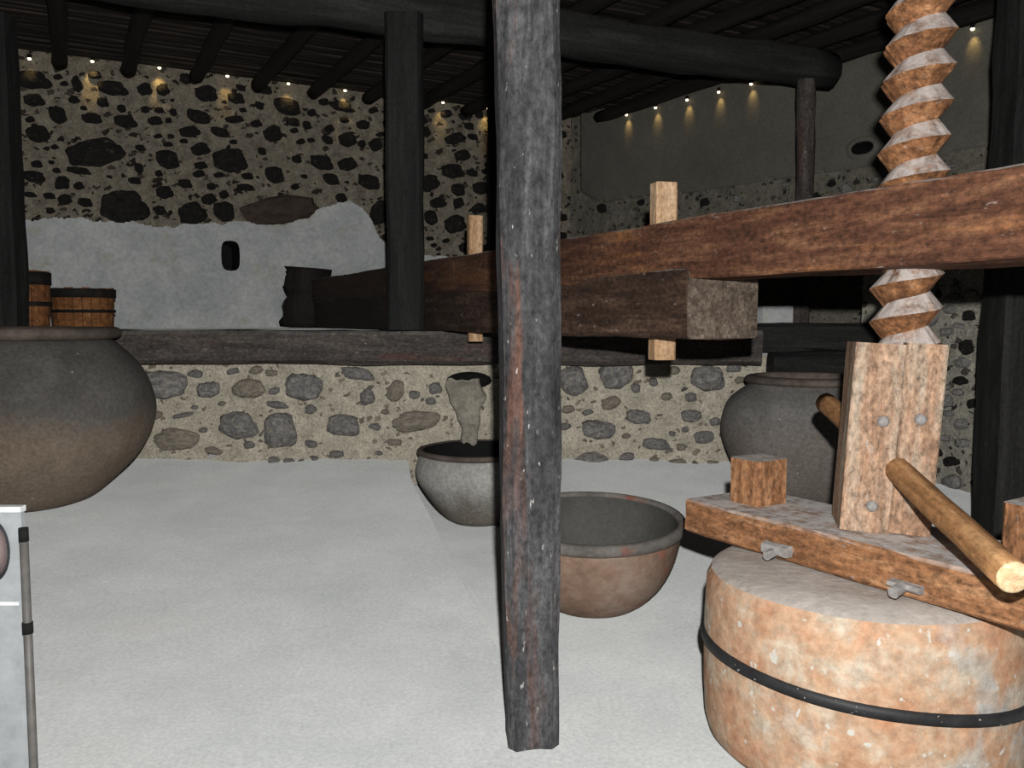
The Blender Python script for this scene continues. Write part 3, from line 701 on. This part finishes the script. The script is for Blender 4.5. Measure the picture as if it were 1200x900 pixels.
link('tongue', mesh('tongue', vs, fs, M['spout'], True), so_)
d = link('drain_hole', lathe_mesh('drain_hole', [(.001, -.05), (.135, -.05), (.14, .03), (.001, .04)], M['black'], 16), so_, (.02, -.03, .28)); d.rotation_euler = (math.pi / 2, 0, 0); d.scale = (1.35, .5, 1)  # solid black disc that paints the dark of the drain opening

# ------------------------------------------------------------------ tubs on the platform
def tub(u, vb, Y, r, h, label, lift=0):
    p = at(u, vb, Y)
    o = lathe_thing('wooden_tub', (p.x, p.y, 1.40), label, 'tub'); o['group'] = 'wooden tubs on the platform'
    n = 22; vs = []; fs = []
    for s in range(n):                                             # separate staves with small gaps
        a0 = 2 * math.pi * (s + .04) / n; a1 = 2 * math.pi * (s + .96) / n; hh = h * (1 + random.uniform(-.02, .03))
        b = len(vs)
        for z, rr in ((0, r * .95), (h * .5, r * .99), (hh, r)):
            for a, ro in ((a0, rr), (a1, rr), (a1, rr - .03), (a0, rr - .03)): vs.append((ro * math.cos(a), ro * math.sin(a), z))
        for l in (0, 1):
            for e in range(4): fs.append((b + l * 4 + e, b + l * 4 + (e + 1) % 4, b + l * 4 + 4 + (e + 1) % 4, b + l * 4 + 4 + e))
        fs.append((b + 8, b + 9, b + 10, b + 11))
    st_ = link('staves', mesh('staves', vs, fs, M['tub']), o)
    link('bottom', lathe_mesh('bottom', [(r * .93, .04), (.001, .04)], M['tub'], 22), o)
    for z0, z1 in ((.0, .06), (.42, .5), (.78, 1.0)):
        link('hoop', lathe_mesh('hoop', [(r * .955 + .004, h * z0), (r * (.955 + .05 * z0) + .016, h * z0 + .003), (r * (.96 + .045 * z1) + .016, h * z1 - .003), (r * (.96 + .045 * z1), h * z1)], M['rafter'], 28), o)
    return o
tub(98, 370, 8.35, .28, .40, 'low wooden tub with dark hoops beside the taller tub')
tub(32, 370, 7.75, .19, .53, 'taller wooden tub with dark hoops half hidden by the left post')

# ------------------------------------------------------------------ information board at the left edge
ip = at(10, 700, 1.75)
ib_ = empty('information_board', (ip.x, 1.75, 0)); tag(ib_, 'pale information board on a thin metal stand at the lower left edge', 'board')
pt = at(28, 600, 1.75); pbm = at(24, 900, 1.75)
def slab(name, x0, x1, z0, z1, y0, y1, mat, par, label=None):
    vs = [(x, y, z) for z in (z0, z1) for y in (y0, y1) for x in (x0, x1)]
    fs = [(0, 2, 3, 1), (4, 5, 7, 6), (0, 1, 5, 4), (1, 3, 7, 5), (3, 2, 6, 7), (2, 0, 4, 6)]
    o = link(name, mesh(name, vs, fs, mat), par); o.matrix_parent_inverse = Matrix.Translation(-Vector(par.location))
    if label: o['label'] = label
    return o
xr = pt.x - .006; zt = pt.z
slab('board', xr - .42, xr, .42, zt, 1.75, 1.762, M['panel'], ib_)
slab('top_edge', xr - .42, xr + .002, zt, zt + .012, 1.745, 1.765, M['panelwhite'], ib_, 'white top edge')
zl = at(10, 707, 1.75).z
slab('white_strip', xr - .42, xr - .012, zl - .004, zl + .004, 1.747, 1.75, M['panelwhite'], ib_, 'white line across the board')
# printed round pot at the edge of the frame
c = at(-8, 645, 1.75)
for nm, r, mt, y in (('print_outline', 1.0, 'paneldark', .004), ('printed_pot', .86, 'panelpink', .006)):
    m_ = lathe_mesh(nm, [(.001, 0), (1, 0), (1, -.002)], M[mt], 28)
    q = link(nm, m_, ib_); q.matrix_parent_inverse = Matrix.Translation(-Vector(ib_.location))
    q.location = (c.x, 1.75 - y + .001, c.z); q.rotation_euler = (math.pi / 2, 0, 0); q.scale = (.036 * r, .066 * r, 1)
xp = at(29, 640, 1.74).x
zc = at(29, 620, 1.74).z; zm = at(27, 735, 1.74).z
for nm, a, b, r, mt in (('stand_post', 0, zc, .0085, 'metal'), ('post_cap', zc - .025, zc + .003, .0095, 'black'), ('post_collar', zm - .012, zm + .012, .0105, 'black')):
    q = link(nm, lathe_mesh(nm, [(r, a), (r, b)], M[mt], 14, cap=(1, 1)), ib_); q.matrix_parent_inverse = Matrix.Translation(-Vector(ib_.location)); q.location = (xp, 1.738, 0)
q = link('stand_foot', lathe_mesh('stand_foot', [(.11, 0), (.11, .008), (.02, .014), (.012, .02)], M['metal'], 24), ib_); q.matrix_parent_inverse = Matrix.Translation(-Vector(ib_.location)); q.location = (xp, 1.738, 0)
bpy.context.view_layer.update()
